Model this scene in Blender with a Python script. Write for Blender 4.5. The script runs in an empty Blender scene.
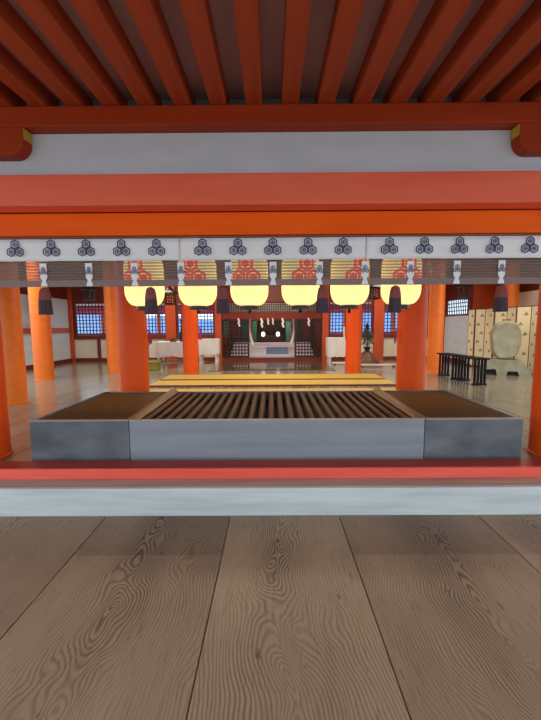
import bpy, bmesh, math, random
from math import pi, sin, cos, radians, atan2, sqrt
from mathutils import Vector, Matrix
random.seed(7)
S = bpy.context.scene
COL = S.collection

# ------------------------------------------------------------------ materials
def lin(c):
    c /= 255.0
    return c / 12.92 if c <= 0.04045 else ((c + 0.055) / 1.055) ** 2.4
def rgb(r, g, b): return (lin(r), lin(g), lin(b), 1.0)

def new_mat(name):
    m = bpy.data.materials.new(name); m.use_nodes = True
    nt = m.node_tree; nt.nodes.clear()
    out = nt.nodes.new('ShaderNodeOutputMaterial')
    b = nt.nodes.new('ShaderNodeBsdfPrincipled')
    nt.links.new(b.outputs[0], out.inputs[0])
    return m, nt, b, out

def mat(name, c1, c2=None, scale=(4, 4, 4), rough=0.5, bump=0.0, detail=4.0, spec=0.5, lo=0.3, hi=0.7, metal=0.0, coat=0.0):
    """two-tone procedural surface: noise mixes two colours, optional bump"""
    m, nt, b, out = new_mat(name)
    N, L = nt.nodes, nt.links
    b.inputs['Roughness'].default_value = rough
    b.inputs['Specular IOR Level'].default_value = spec
    b.inputs['Metallic'].default_value = metal
    b.inputs['Coat Weight'].default_value = coat
    tc = N.new('ShaderNodeTexCoord'); mp = N.new('ShaderNodeMapping'); mp.inputs['Scale'].default_value = scale
    L.new(tc.outputs['Object'], mp.inputs[0])
    no = N.new('ShaderNodeTexNoise'); no.inputs['Scale'].default_value = 1.0; no.inputs['Detail'].default_value = detail
    L.new(mp.outputs[0], no.inputs['Vector'])
    rp = N.new('ShaderNodeValToRGB')
    rp.color_ramp.elements[0].position = lo; rp.color_ramp.elements[1].position = hi
    rp.color_ramp.elements[0].color = c1; rp.color_ramp.elements[1].color = c2 or c1
    L.new(no.outputs[0], rp.inputs[0]); L.new(rp.outputs[0], b.inputs['Base Color'])
    if bump:
        bp = N.new('ShaderNodeBump'); bp.inputs['Strength'].default_value = bump; bp.inputs['Distance'].default_value = 0.01
        L.new(no.outputs[0], bp.inputs['Height']); L.new(bp.outputs[0], b.inputs['Normal'])
    return m

def glow(name, c, s, c2=None, zscale=60):
    m, nt, b, out = new_mat(name)
    N, L = nt.nodes, nt.links
    b.inputs['Base Color'].default_value = c
    b.inputs['Roughness'].default_value = 0.8
    b.inputs['Emission Strength'].default_value = s
    if c2 is None:
        b.inputs['Emission Color'].default_value = c
    else:
        tc = N.new('ShaderNodeTexCoord'); mp = N.new('ShaderNodeMapping'); mp.inputs['Scale'].default_value = (2.5, 2.5, zscale)
        no = N.new('ShaderNodeTexNoise'); no.inputs['Scale'].default_value = 1.0; no.inputs['Detail'].default_value = 3
        rp = N.new('ShaderNodeValToRGB'); rp.color_ramp.elements[0].color = c2; rp.color_ramp.elements[1].color = c
        rp.color_ramp.elements[0].position = .3; rp.color_ramp.elements[1].position = .62
        L.new(tc.outputs['Object'], mp.inputs[0]); L.new(mp.outputs[0], no.inputs['Vector'])
        L.new(no.outputs[0], rp.inputs[0]); L.new(rp.outputs[0], b.inputs['Emission Color'])
    return m

def math_node(nt, op, a=None, b=None, va=None, vb=None):
    n = nt.nodes.new('ShaderNodeMath'); n.operation = op
    if a is not None: nt.links.new(a, n.inputs[0])
    if b is not None: nt.links.new(b, n.inputs[1])
    if va is not None: n.inputs[0].default_value = va
    if vb is not None: n.inputs[1].default_value = vb
    return n.outputs[0]

def grain_floor_mat(name):
    """broad sawn planks: cathedral growth rings from a virtual log under every plank (UV 'grain' = across, along)"""
    m, nt, b, out = new_mat(name)
    N, L = nt.nodes, nt.links
    M = lambda op, a=None, bb=None, va=None, vb=None: math_node(nt, op, a, bb, va, vb)
    uv = N.new('ShaderNodeUVMap'); uv.uv_map = 'grain'
    sp = N.new('ShaderNodeSeparateXYZ'); L.new(uv.outputs[0], sp.inputs[0])
    u, v = sp.outputs[0], sp.outputs[1]
    def noise(su, sv, detail, off=0.0, rough=.5):
        cb = N.new('ShaderNodeCombineXYZ')
        L.new(M('MULTIPLY', u, vb=su), cb.inputs[0]); L.new(M('MULTIPLY', v, vb=sv), cb.inputs[1]); cb.inputs[2].default_value = off
        n = N.new('ShaderNodeTexNoise'); n.inputs['Scale'].default_value = 1.0; n.inputs['Detail'].default_value = detail
        n.inputs['Roughness'].default_value = rough
        L.new(cb.outputs[0], n.inputs['Vector']); return n.outputs[0]
    a = M('ADD', u, M('MULTIPLY', M('SUBTRACT', noise(0.0, .9, 2, 3.1), vb=.5), vb=.45))
    bb = M('ADD', M('MULTIPLY', M('SUBTRACT', noise(1.3, .95, 3.0, 9.7), vb=.5), vb=1.15), vb=.02)
    r = M('SQRT', M('ADD', M('MULTIPLY', a, a), M('MULTIPLY', bb, bb)))
    r = M('ADD', r, M('MULTIPLY', noise(7, 2.2, 3, 1.2), vb=.045))
    s = M('SINE', M('MULTIPLY', r, vb=2 * pi * 56))
    ring = M('MULTIPLY', M('ADD', s, vb=1.0), vb=.5)
    ring = M('POWER', ring, vb=1.7)
    worn = N.new('ShaderNodeMapRange'); worn.inputs['From Min'].default_value = .36; worn.inputs['From Max'].default_value = .62
    worn.inputs['To Min'].default_value = .25; worn.inputs['To Max'].default_value = 1.0
    L.new(noise(2.6, .8, 3, 5.5), worn.inputs['Value'])
    ring = M('MULTIPLY', ring, worn.outputs[0])
    far = N.new('ShaderNodeMapRange'); far.inputs['From Min'].default_value = .05; far.inputs['From Max'].default_value = .34
    far.inputs['To Min'].default_value = 1.0; far.inputs['To Max'].default_value = .4
    L.new(r, far.inputs['Value']); ring = M('MULTIPLY', ring, far.outputs[0])
    base = N.new('ShaderNodeValToRGB')
    base.color_ramp.elements[0].position = .3; base.color_ramp.elements[0].color = rgb(146, 122, 97)
    base.color_ramp.elements[1].position = .7; base.color_ramp.elements[1].color = rgb(176, 149, 119)
    L.new(noise(1.5, .5, 4, 2.2), base.inputs[0])
    mx = N.new('ShaderNodeMix'); mx.data_type = 'RGBA'
    L.new(M('MULTIPLY', ring, vb=1.0), mx.inputs[0]); L.new(base.outputs[0], mx.inputs[6]); mx.inputs[7].default_value = rgb(60, 42, 29)
    # fine pores
    mx2 = N.new('ShaderNodeMix'); mx2.data_type = 'RGBA'
    pores = N.new('ShaderNodeMapRange'); pores.inputs['From Min'].default_value = .5; pores.inputs['From Max'].default_value = .75
    L.new(noise(150, 9, 2, .4), pores.inputs['Value'])
    L.new(M('MULTIPLY', pores.outputs[0], vb=.4), mx2.inputs[0]); L.new(mx.outputs[2], mx2.inputs[6]); mx2.inputs[7].default_value = rgb(96, 70, 54)
    # knots and dents
    mx3 = N.new('ShaderNodeMix'); mx3.data_type = 'RGBA'
    dent = N.new('ShaderNodeMapRange'); dent.inputs['From Min'].default_value = .665; dent.inputs['From Max'].default_value = .75
    L.new(noise(19, 6.5, 3, 7.7, .6), dent.inputs['Value'])
    L.new(M('MULTIPLY', dent.outputs[0], vb=.75), mx3.inputs[0]); L.new(mx2.outputs[2], mx3.inputs[6]); mx3.inputs[7].default_value = rgb(62, 45, 36)
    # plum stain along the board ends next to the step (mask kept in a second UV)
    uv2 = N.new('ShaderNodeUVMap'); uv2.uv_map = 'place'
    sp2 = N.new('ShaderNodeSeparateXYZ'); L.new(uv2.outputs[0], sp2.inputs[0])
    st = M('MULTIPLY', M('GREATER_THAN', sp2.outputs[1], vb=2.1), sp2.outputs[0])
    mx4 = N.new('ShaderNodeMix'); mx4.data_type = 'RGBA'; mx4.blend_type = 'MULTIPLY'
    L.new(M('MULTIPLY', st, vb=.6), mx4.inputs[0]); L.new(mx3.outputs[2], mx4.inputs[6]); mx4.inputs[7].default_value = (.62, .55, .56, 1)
    L.new(mx4.outputs[2], b.inputs['Base Color'])
    b.inputs['Roughness'].default_value = .5
    b.inputs['Specular IOR Level'].default_value = .4
    bp = N.new('ShaderNodeBump'); bp.inputs['Strength'].default_value = .35; bp.inputs['Distance'].default_value = .004; bp.invert = True
    L.new(ring, bp.inputs['Height']); L.new(bp.outputs[0], b.inputs['Normal'])
    return m

def sheer_mat(name, c, clear, stripe=None):
    """thin reed blind: part see-through, part reed, with fine horizontal reeds"""
    m, nt, b, out = new_mat(name)
    N, L = nt.nodes, nt.links
    b.inputs['Base Color'].default_value = c; b.inputs['Roughness'].default_value = .6
    tr = N.new('ShaderNodeBsdfTransparent'); mx = N.new('ShaderNodeMixShader')
    L.new(b.outputs[0], mx.inputs[1]); L.new(tr.outputs[0], mx.inputs[2]); L.new(mx.outputs[0], out.inputs[0])
    if stripe:
        tc = N.new('ShaderNodeTexCoord'); sp = N.new('ShaderNodeSeparateXYZ'); L.new(tc.outputs['Object'], sp.inputs[0])
        s = math_node(nt, 'SINE', math_node(nt, 'MULTIPLY', sp.outputs[2], vb=2 * pi / stripe))
        mr = N.new('ShaderNodeMapRange'); mr.inputs['From Min'].default_value = -1; mr.inputs['From Max'].default_value = 1
        mr.inputs['To Min'].default_value = clear - .16; mr.inputs['To Max'].default_value = clear + .16
        L.new(s, mr.inputs['Value']); L.new(mr.outputs[0], mx.inputs[0])
    else:
        mx.inputs[0].default_value = clear
    return m

def floor_in_mat(name):
    m, nt, b, out = new_mat(name)
    N, L = nt.nodes, nt.links
    tc = N.new('ShaderNodeTexCoord')
    mp = N.new('ShaderNodeMapping'); mp.inputs['Rotation'].default_value = (0, 0, pi / 2)
    L.new(tc.outputs['Object'], mp.inputs[0])
    br = N.new('ShaderNodeTexBrick')
    br.inputs['Color1'].default_value = rgb(160, 150, 130); br.inputs['Color2'].default_value = rgb(144, 136, 120)
    br.inputs['Mortar'].default_value = rgb(48, 40, 34)
    br.inputs['Scale'].default_value = 1; br.inputs['Mortar Size'].default_value = .006
    br.inputs['Brick Width'].default_value = 3.6; br.inputs['Row Height'].default_value = .42
    L.new(mp.outputs[0], br.inputs['Vector'])
    no = N.new('ShaderNodeTexNoise'); no.inputs['Scale'].default_value = 1; no.inputs['Detail'].default_value = 4
    mp2 = N.new('ShaderNodeMapping'); mp2.inputs['Scale'].default_value = (9, .8, 1); L.new(tc.outputs['Object'], mp2.inputs[0]); L.new(mp2.outputs[0], no.inputs['Vector'])
    mx = N.new('ShaderNodeMix'); mx.data_type = 'RGBA'; mx.blend_type = 'MULTIPLY'
    mr = N.new('ShaderNodeMapRange'); mr.inputs['From Min'].default_value = .4; mr.inputs['From Max'].default_value = .75; mr.inputs['To Max'].default_value = .5
    L.new(no.outputs[0], mr.inputs['Value']); L.new(mr.outputs[0], mx.inputs[0])
    L.new(br.outputs[0], mx.inputs[6]); mx.inputs[7].default_value = rgb(180, 170, 152)
    L.new(mx.outputs[2], b.inputs['Base Color'])
    b.inputs['Roughness'].default_value = .22; b.inputs['Coat Weight'].default_value = .35; b.inputs['Coat Roughness'].default_value = .12
    bp = N.new('ShaderNodeBump'); bp.inputs['Strength'].default_value = .25; bp.inputs['Distance'].default_value = .01
    L.new(no.outputs[0], bp.inputs['Height']); L.new(bp.outputs[0], b.inputs['Normal'])
    return m

M = {}
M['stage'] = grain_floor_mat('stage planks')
M['darkfloor'] = mat('dark reflection sheet', rgb(84, 66, 50), rgb(108, 88, 66), (10, .8, 1), rough=.12, coat=.4)  # dark tone stands in for the gate mirrored in the floor
M['floor_in'] = floor_in_mat('polished hall boards')
M['vermilion'] = mat('vermilion paint', rgb(230, 78, 10), rgb(240, 92, 14), (2.2, 2.2, .7), rough=.42, spec=.25)
M['orange'] = mat('orange vermilion paint', rgb(242, 114, 18), rgb(250, 130, 24), (1.2, 8, 8), rough=.4)
M['lintel'] = mat('bounce-lit lintel paint', rgb(250, 92, 6), rgb(254, 106, 12), (1.2, 8, 8), rough=.5, spec=.15)  # brighter orange: warm bounce from the hall put into the colour
M['sky_pale'] = mat('sky-paled vermilion paint', rgb(244, 104, 74), rgb(250, 118, 86), (1.0, 7, 9), rough=.4, spec=.4)  # vermilion paled towards pink: sky reflection put into the colour
M['deep'] = mat('deep vermilion paint', rgb(158, 54, 20), rgb(172, 62, 24), (1.2, 6, 6), rough=.5, spec=.2)
M['rafter'] = mat('rafter paint', rgb(166, 66, 30), rgb(188, 80, 38), (14, .9, 14), rough=.55, spec=.25)
M['board'] = mat('weathered ceiling boards', rgb(170, 134, 130), rgb(190, 154, 146), (9, .7, 4), rough=.7)
M['darkred'] = mat('dark red paint', rgb(108, 28, 14), rgb(126, 36, 18), (3, 3, 3), rough=.5)
M['post'] = mat('red post paint', rgb(184, 66, 18), rgb(198, 78, 22), (3, 3, 1), rough=.45)
M['plaster'] = mat('white plaster', rgb(202, 209, 220), rgb(214, 220, 229), (2, 2, 6), rough=.8, bump=.05)
M['cream'] = mat('cream panel', rgb(222, 212, 190), rgb(236, 228, 208), (2, 2, 2), rough=.7)
M['filler_plaster'] = mat('grey filler plaster', rgb(120, 120, 124), rgb(140, 140, 142), (5, 5, 5), rough=.8)  # grey plaster filler in the gaps between rafters
M['step'] = mat('whitewashed step', rgb(186, 190, 186), rgb(214, 216, 210), (1.2, 6, 14), rough=.65, bump=.1)
M['tread'] = mat('worn brown tread', rgb(166, 146, 134), rgb(190, 170, 154), (1.2, 16, 5), rough=.55)
M['sill'] = mat('red sill', rgb(236, 82, 60), rgb(246, 100, 78), (1.2, 8, 8), rough=.45)
M['silltop'] = mat('shaded sill top', rgb(150, 42, 26), rgb(172, 54, 34), (1.2, 8, 8), rough=.5)  # darker than the face: shade on the beam top put into the colour
M['panel_grey'] = mat('weathered grey front board', rgb(130, 133, 138), rgb(152, 154, 158), (.8, 6, 9), rough=.5, bump=.06)
M['panel_dark'] = mat('dark weathered front board', rgb(74, 76, 79), rgb(118, 120, 121), (2.2, 6, 3.5), rough=.5, bump=.06)
M['bar'] = mat('box bar wood', rgb(66, 38, 20), rgb(112, 72, 42), (22, 1.6, 22), rough=.55, spec=.08)
M['slat'] = mat('box slat wood', rgb(56, 34, 12), rgb(112, 72, 24), (18, 1.2, 18), rough=.55, spec=.06)
M['ridge'] = mat('lit ridge wood', rgb(104, 68, 32), rgb(156, 110, 56), (18, 1.2, 18), rough=.45, spec=.2)  # golden, lighter than the slats; the light on the ridges is in the colour
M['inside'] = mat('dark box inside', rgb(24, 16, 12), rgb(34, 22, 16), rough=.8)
M['noren'] = mat('white silk', rgb(242, 243, 243), rgb(248, 248, 248), (3, 3, 3), rough=.7)
M['navy'] = mat('navy dye', rgb(42, 52, 92), rgb(50, 60, 102), rough=.8)
M['slate'] = mat('slate dye', rgb(120, 130, 145), rgb(130, 140, 155), rough=.8)
M['blind'] = sheer_mat('brown reed blind', rgb(138, 114, 102), .47, .0245)
M['border'] = sheer_mat('brocade border of blind', rgb(142, 120, 114), .08)
M['rail'] = mat('brown blind rail', rgb(128, 74, 52), rgb(146, 88, 62), rough=.6)
M['tassel_top'] = mat('mauve tassel cord', rgb(128, 62, 62), rgb(150, 78, 74), (60, 60, 8), rough=.8)
M['tassel'] = mat('dark purple tassel cord', rgb(62, 44, 56), rgb(84, 62, 74), (80, 80, 6), rough=.85)
M['paper'] = glow('lit lantern paper', (1.0, .83, .35, 1), 1.06, (.90, .70, .25, 1), 40)
M['lantern_red'] = glow('red crest paint on lit paper', (.95, .075, .03, 1), .95)
M['black'] = mat('black lacquer', rgb(26, 24, 26), rgb(34, 32, 34), rough=.3)
M['lattice'] = mat('dark lattice', rgb(36, 24, 36), rgb(46, 32, 44), rough=.5)
M['lattice_black'] = mat('black gate lattice', rgb(30, 22, 22), rgb(40, 30, 28), rough=.4)
M['yellow'] = mat('yellow rush mat', rgb(196, 160, 58), rgb(208, 174, 72), (3, 60, 3), rough=.6)
M['matedge'] = mat('brown mat edge', rgb(120, 66, 50), rgb(138, 78, 60), rough=.7)
M['cloth'] = mat('white cloth', rgb(226, 220, 214), rgb(238, 234, 228), (6, 6, 2), rough=.8)
M['screen'] = mat('cream screen paper', rgb(238, 226, 188), rgb(246, 236, 204), (3, 3, 3), rough=.75)
M['screen_edge'] = mat('brown screen edge', rgb(92, 58, 46), rgb(110, 72, 58), rough=.5)
M['crest_brown'] = mat('grey brown crest print', rgb(140, 118, 98), rgb(150, 128, 106), rough=.8)
M['drumcloth'] = mat('olive grey cloth', rgb(140, 134, 112), rgb(172, 166, 140), (5, 5, 4), rough=.85, bump=.5)
M['drumside'] = mat('dark olive cloth', rgb(112, 102, 72), rgb(134, 122, 90), (5, 5, 5), rough=.85, bump=.3)
M['table_black'] = mat('dark indigo lacquer', rgb(18, 15, 24), rgb(26, 22, 34), rough=.5, spec=.15)
M['green'] = mat('green silk hanging', rgb(20, 136, 92), rgb(30, 150, 104), (8, 8, 2), rough=.6)
M['teal'] = mat('teal silk hanging', rgb(52, 146, 132), rgb(66, 160, 146), (8, 8, 2), rough=.6)
M['redcloth'] = mat('crimson silk hanging', rgb(176, 30, 54), rgb(196, 40, 66), (8, 8, 2), rough=.6)
M['magenta'] = mat('magenta silk', rgb(170, 40, 110), rgb(190, 54, 124), rough=.6)
M['altar'] = mat('dark altar wood', rgb(54, 30, 28), rgb(72, 40, 36), (3, 3, 8), rough=.5)
M['stone'] = mat('pale grey step', rgb(214, 212, 226), rgb(232, 230, 240), (1, 6, 6), rough=.5)
M['bluemat'] = mat('pale blue mat', rgb(110, 134, 170), rgb(134, 156, 188), (20, 2, 2), rough=.7)
M['lamp'] = glow('altar lamp glow', (1.0, .9, .72, 1), 3.0)
M['bronze'] = mat('dark bronze', rgb(40, 40, 34), rgb(58, 58, 46), (12, 12, 12), rough=.45, metal=.6)
M['leaf'] = mat('dark evergreen leaf', rgb(20, 44, 38), rgb(34, 64, 52), (20, 20, 20), rough=.6)
M['leaf_light'] = mat('pale green leaf', rgb(120, 160, 120), rgb(150, 186, 150), (20, 20, 20), rough=.6)
M['brown'] = mat('brown wood', rgb(96, 62, 40), rgb(120, 80, 54), (4, 4, 12), rough=.5)
M['olive'] = mat('olive yellow cloth', rgb(130, 124, 40), rgb(150, 142, 56), (6, 6, 6), rough=.8)
M['gold'] = mat('yellow end paint', rgb(206, 160, 40), rgb(190, 170, 60), (10, 10, 10), rough=.5)
M['sea'] = mat('blue sea', rgb(110, 156, 214), rgb(130, 172, 224), (.5, 2, 1), rough=.8, spec=.05)
M['hill'] = mat('hazy blue hills', rgb(140, 172, 220), rgb(166, 190, 228), (.1, .1, .2), rough=1, spec=0)
M['green_trees'] = mat('hillside trees', rgb(60, 96, 60), rgb(96, 130, 84), (.8, .8, .8), rough=.9)
M['inner_ceiling'] = mat('dark hall ceiling boards', rgb(110, 66, 44), rgb(132, 84, 58), (6, .6, 4), rough=.7)

# ------------------------------------------------------------------ mesh helpers
def box(bm, x0, x1, y0, y1, z0, z1):
    v = [bm.verts.new((x, y, z)) for x in (x0, x1) for y in (y0, y1) for z in (z0, z1)]
    return [bm.faces.new([v[i] for i in q]) for q in ((0, 1, 3, 2), (4, 6, 7, 5), (0, 4, 5, 1), (2, 3, 7, 6), (0, 2, 6, 4), (1, 5, 7, 3))]

def bevel(bm, w, seg=2):
    bmesh.ops.bevel(bm, geom=bm.edges[:], offset=w, segments=seg, profile=.5, affect='EDGES', clamp_overlap=True)

def lathe(bm, prof, seg=24, c=(0, 0, 0), closed=True):
    rings = []
    for r, z in prof:
        rings.append([bm.verts.new((c[0] + r * cos(2 * pi * k / seg), c[1] + r * sin(2 * pi * k / seg), c[2] + z)) for k in range(seg)])
    for a, b in zip(rings, rings[1:]):
        for k in range(seg):
            bm.faces.new((a[k], a[(k + 1) % seg], b[(k + 1) % seg], b[k]))
    if closed:
        bm.faces.new(rings[0][::-1]); bm.faces.new(rings[-1])

def prism(bm, pts, axis, a, b):
    """extrude a polygon (2-D pts) along axis from a to b; axis y: pts are (x,z); x: (y,z); z: (x,y)"""
    def P(p, t):
        return {'y': (p[0], t, p[1]), 'x': (t, p[0], p[1]), 'z': (p[0], p[1], t)}[axis]
    va = [bm.verts.new(P(p, a)) for p in pts]; vb = [bm.verts.new(P(p, b)) for p in pts]
    n = len(pts)
    bm.faces.new(va); bm.faces.new(vb[::-1])
    for k in range(n): bm.faces.new((va[k], vb[k], vb[(k + 1) % n], va[(k + 1) % n]))

def tube(bm, pts, r, seg=8):
    pts = [Vector(p) for p in pts]; rings = []
    for i, p in enumerate(pts):
        d = (pts[min(i + 1, len(pts) - 1)] - pts[max(i - 1, 0)]).normalized()
        u = d.cross(Vector((0, 1, 0)) if abs(d.y) < .9 else Vector((1, 0, 0))).normalized(); w = d.cross(u)
        rr = r[i] if isinstance(r, (list, tuple)) else r
        rings.append([bm.verts.new(p + u * rr * cos(2 * pi * k / seg) + w * rr * sin(2 * pi * k / seg)) for k in range(seg)])
    for a, b in zip(rings, rings[1:]):
        for k in range(seg): bm.faces.new((a[k], a[(k + 1) % seg], b[(k + 1) % seg], b[k]))
    bm.faces.new(rings[0][::-1]); bm.faces.new(rings[-1])

def obj(name, bm, m, parent=None, loc=None, smooth=False, rot=None):
    bmesh.ops.recalc_face_normals(bm, faces=bm.faces[:])
    me = bpy.data.meshes.new(name); bm.to_mesh(me); bm.free()
    for k in (m if isinstance(m, (list, tuple)) else [m]): me.materials.append(k)
    if smooth:
        me.polygons.foreach_set('use_smooth', [True] * len(me.polygons))
        me.set_sharp_from_angle(angle=radians(40))
    o = bpy.data.objects.new(name, me); COL.objects.link(o)
    if parent: o.parent = parent
    if loc: o.location = loc
    if rot: o.rotation_euler = rot
    return o

def tag(o, label, cat, group=None, kind='thing'):
    o['label'] = label; o['category'] = cat; o['kind'] = kind
    if group: o['group'] = group
    return o

def thing(name, label, cat, loc=(0, 0, 0), rz=0, group=None):
    o = bpy.data.objects.new(name, None); COL.objects.link(o)
    o.empty_display_size = .1
    o.location = loc; o.rotation_euler = (0, 0, rz)
    return tag(o, label, cat, group)

def struct(name, bm, m, parent=None, smooth=False):
    o = obj(name, bm, m, parent, smooth=smooth)
    if not parent: o['kind'] = 'structure'
    return o

def share(src, name, parent, loc=None, rot=None):
    """one more object with the same mesh"""
    o = src.copy(); o.name = name; COL.objects.link(o); o.parent = parent
    if loc is not None: o.location = loc
    if rot is not None: o.rotation_euler = rot
    return o

def boxm(*a, bv=0):
    bm = bmesh.new(); box(bm, *a)
    if bv: bevel(bm, bv)
    return bm

def hexagon(r, n=6, rot=pi / 2): return [(r * cos(rot + 2 * pi * k / n), r * sin(rot + 2 * pi * k / n)) for k in range(n)]

def hex_ring(bm, cx, cz, r0, r1, y, th, mapf=None):
    """hexagonal outline (r0>r1) or solid (r1=0) as a thin plate facing -y"""
    mp = mapf or (lambda x, z, y: (x, y, z))
    A = hexagon(r0); B = hexagon(r1) if r1 else None
    sub = 3
    for k in range(6):
        for s in range(sub):
            def P(h, t):
                a, b = h[k], h[(k + 1) % 6]
                return (cx + a[0] + (b[0] - a[0]) * t, cz + a[1] + (b[1] - a[1]) * t)
            p, q = P(A, s / sub), P(A, (s + 1) / sub)
            u, w = (P(B, s / sub), P(B, (s + 1) / sub)) if B else ((cx, cz), (cx, cz))
            def V(pt, yy): return bm.verts.new(mp(pt[0], pt[1], yy))
            f = [V(p, y), V(q, y), V(w, y), V(u, y)] if B else [V(p, y), V(q, y), V(u, y)]
            bm.faces.new(f)
            bk = [V(p, y + th), V(q, y + th), V(w, y + th), V(u, y + th)] if B else [V(p, y + th), V(q, y + th), V(u, y + th)]
            bm.faces.new(bk[::-1])
            bm.faces.new((f[0], f[1], bk[1], bk[0]))

# ------------------------------------------------------------------ stage floor in front
bm = bmesh.new()
uvg = bm.loops.layers.uv.new('grain'); uvp = bm.loops.layers.uv.new('place')
seams = [-5.6, -4.5, -3.4, -2.35, -1.325, -.338, .525, 1.62, 2.6, 3.6, 4.7, 5.7]
gc = [.1, 0, -.05, .2, .02, .02, -.10, .1, 0, .1, -.1]
for i, (a, b_) in enumerate(zip(seams, seams[1:])):
    n0 = len(bm.faces)
    fs = box(bm, a + .003, b_ - .003, -3.2, 2.57, -.33, -.26)
    bmesh.ops.bevel(bm, geom=list({e for f in fs for e in f.edges}), offset=.004, segments=1, affect='EDGES')
    bm.faces.ensure_lookup_table()
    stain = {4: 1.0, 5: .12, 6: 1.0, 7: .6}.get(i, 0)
    for f in bm.faces[n0 - 0:]:
        pass
    for f in bm.faces:
        if a - .001 < f.calc_center_median().x < b_ + .001:
            for l in f.loops:
                x, y, z = l.vert.co
                l[uvg].uv = (x - (a + b_) / 2 + gc[i] + (z + .26), y + 11.3 * i)
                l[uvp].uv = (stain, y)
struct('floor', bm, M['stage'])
# step up to the hall and red threshold beam
struct('trim_1', boxm(-5.6, 5.6, 2.575, 2.60, -.33, -.037, bv=.004), M['step'])
struct('trim_2', boxm(-5.6, 5.6, 2.602, 2.93, -.30, -.035, bv=.004), M['tread'])
sill = thing('threshold_beam', 'long red threshold beam lying on the white step before the offertory box', 'beam', (0, 2.735, -.033))
obj('beam_face', boxm(-5.4, 5.4, 0, .03, 0, .088, bv=.004), M['sill'], sill)
obj('beam_top', boxm(-5.4, 5.4, .031, .19, 0, .087, bv=.004), M['silltop'], sill)

# ------------------------------------------------------------------ hall floor, walls, ceiling
struct('floor_hall', boxm(-7.5, 7.5, 2.94, 12.55, -.12, 0), M['floor_in'])
bm = bmesh.new(); box(bm, -7.4, 7.4, 2.95, 12.6, 3.1, 3.2)
for k in range(7): box(bm, -7.3, 7.3, 4.0 + k * 1.3, 4.14 + k * 1.3, 2.98, 3.1)
struct('ceiling', bm, M['inner_ceiling'])
BY = 12.2
# back wall: panels below the windows, beam band above
def wall_band(name, x0, x1, y0, y1, z0, z1, m): return struct(name, boxm(x0, x1, y0, y1, z0, z1), m)
for nm, x0, x1 in (('wall_back', -7.3, -2.0), ('wall_back', 2.0, 7.1)):
    bm = bmesh.new(); box(bm, x0, x1, BY + .02, BY + .10, .13, .80); struct(nm, bm, M['cream'])
    bm = bmesh.new(); box(bm, x0, x1, BY + .02, BY + .12, 2.13, 3.1); struct(nm + '_upper', bm, M['darkred'])
wall_band('wall_back_centre', -1.98, 1.98, BY + .02, BY + .10, 2.13, 3.1, M['darkred'])
for nm, x0, x1 in (('baseboard_back', -7.3, -2.02), ('baseboard_back', 2.02, 7.1)):
    struct(nm, boxm(x0, x1, BY - .05, BY + .10, 0, .13), M['darkred'])
for x0, x1 in ((-7.3, -2.02), (2.02, 7.1)):
    struct('trim_3', boxm(x0, x1, BY - .03, BY + .10, .80, .95), M['darkred'])
# little studs that divide the cream panels
for x in (-6.22, -5.2, -4.5, -2.75, 2.8, 4.6, 5.4, 6.2):
    struct('trim_4', boxm(x - .06, x + .06, BY - .005, BY + .018, .132, .798), M['darkred'])

def lattice(bm, x0, x1, z0, z1, y, n, mm, bar, th, axis='x'):
    def B(a0, a1, c0, c1, t):
        if axis == 'x': box(bm, a0, a1, y - t, y + t, c0, c1)
        else: box(bm, y - t, y + t, a0, a1, c0, c1)
    for i in range(n + 1):
        x = x0 + (x1 - x0) * i / n; B(x - bar / 2, x + bar / 2, z0, z1, th)
    for j in range(mm + 1):
        z = z0 + (z1 - z0) * j / mm; B(x0, x1, z - bar / 2, z + bar / 2, th * .8)

WIN = [(-7.05, -3.765), (-3.395, -2.015), (2.015, 3.605), (3.975, 5.995)]
for i, (x0, x1) in enumerate(WIN, 1):
    bm = bmesh.new(); w = .045
    box(bm, x0, x1, BY, BY + .1, .955, .955 + w); box(bm, x0, x1, BY, BY + .1, 2.125 - w, 2.125)
    box(bm, x0, x0 + w, BY, BY + .1, .955 + w, 2.125 - w); box(bm, x1 - w, x1, BY, BY + .1, .955 + w, 2.125 - w)
    f = struct('window_%d' % i, bm, M['darkred'])
    bm = bmesh.new(); W = x1 - x0 - 2 * w
    lattice(bm, x0 + w, x1 - w, .955 + w, 2.125 - w, BY + .05, max(8, round(W / .118)), 9, .028, .012)
    obj('window_lattice', bm, M['lattice'], f)

for x0, x1 in ((-7.3, -7.055), (-3.76, -3.40), (-2.01, -1.79), (1.79, 2.01), (3.61, 3.97), (6.0, 6.2)):
    struct('trim_6', boxm(x0, x1, BY + .005, BY + .1, .955, 2.125), M['darkred'])
# left wall and right wall (the bays nearer than these stand open to the daylight)
def side_wall(side, X, s, y0):
    x0, x1 = sorted((X, X + s * .08))
    struct('wall_' + side, boxm(x0, x1, y0, BY - .12, .13, 2.2), M['plaster'])
    a0, a1 = sorted((X - s * .05, X + s * .10))
    struct('baseboard_' + side, boxm(a0, a1, y0, BY - .12, 0, .128), M['darkred'])
    struct('wall_' + side + '_upper', boxm(x0, x1, y0, BY - .12, 2.205, 3.1), M['darkred'])
side_wall('left', -7.19, -1, 8.2)
struct('trim_5', boxm(-7.185, -7.13, 8.2, BY - .13, 1.06, 1.22), M['post'])
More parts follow.
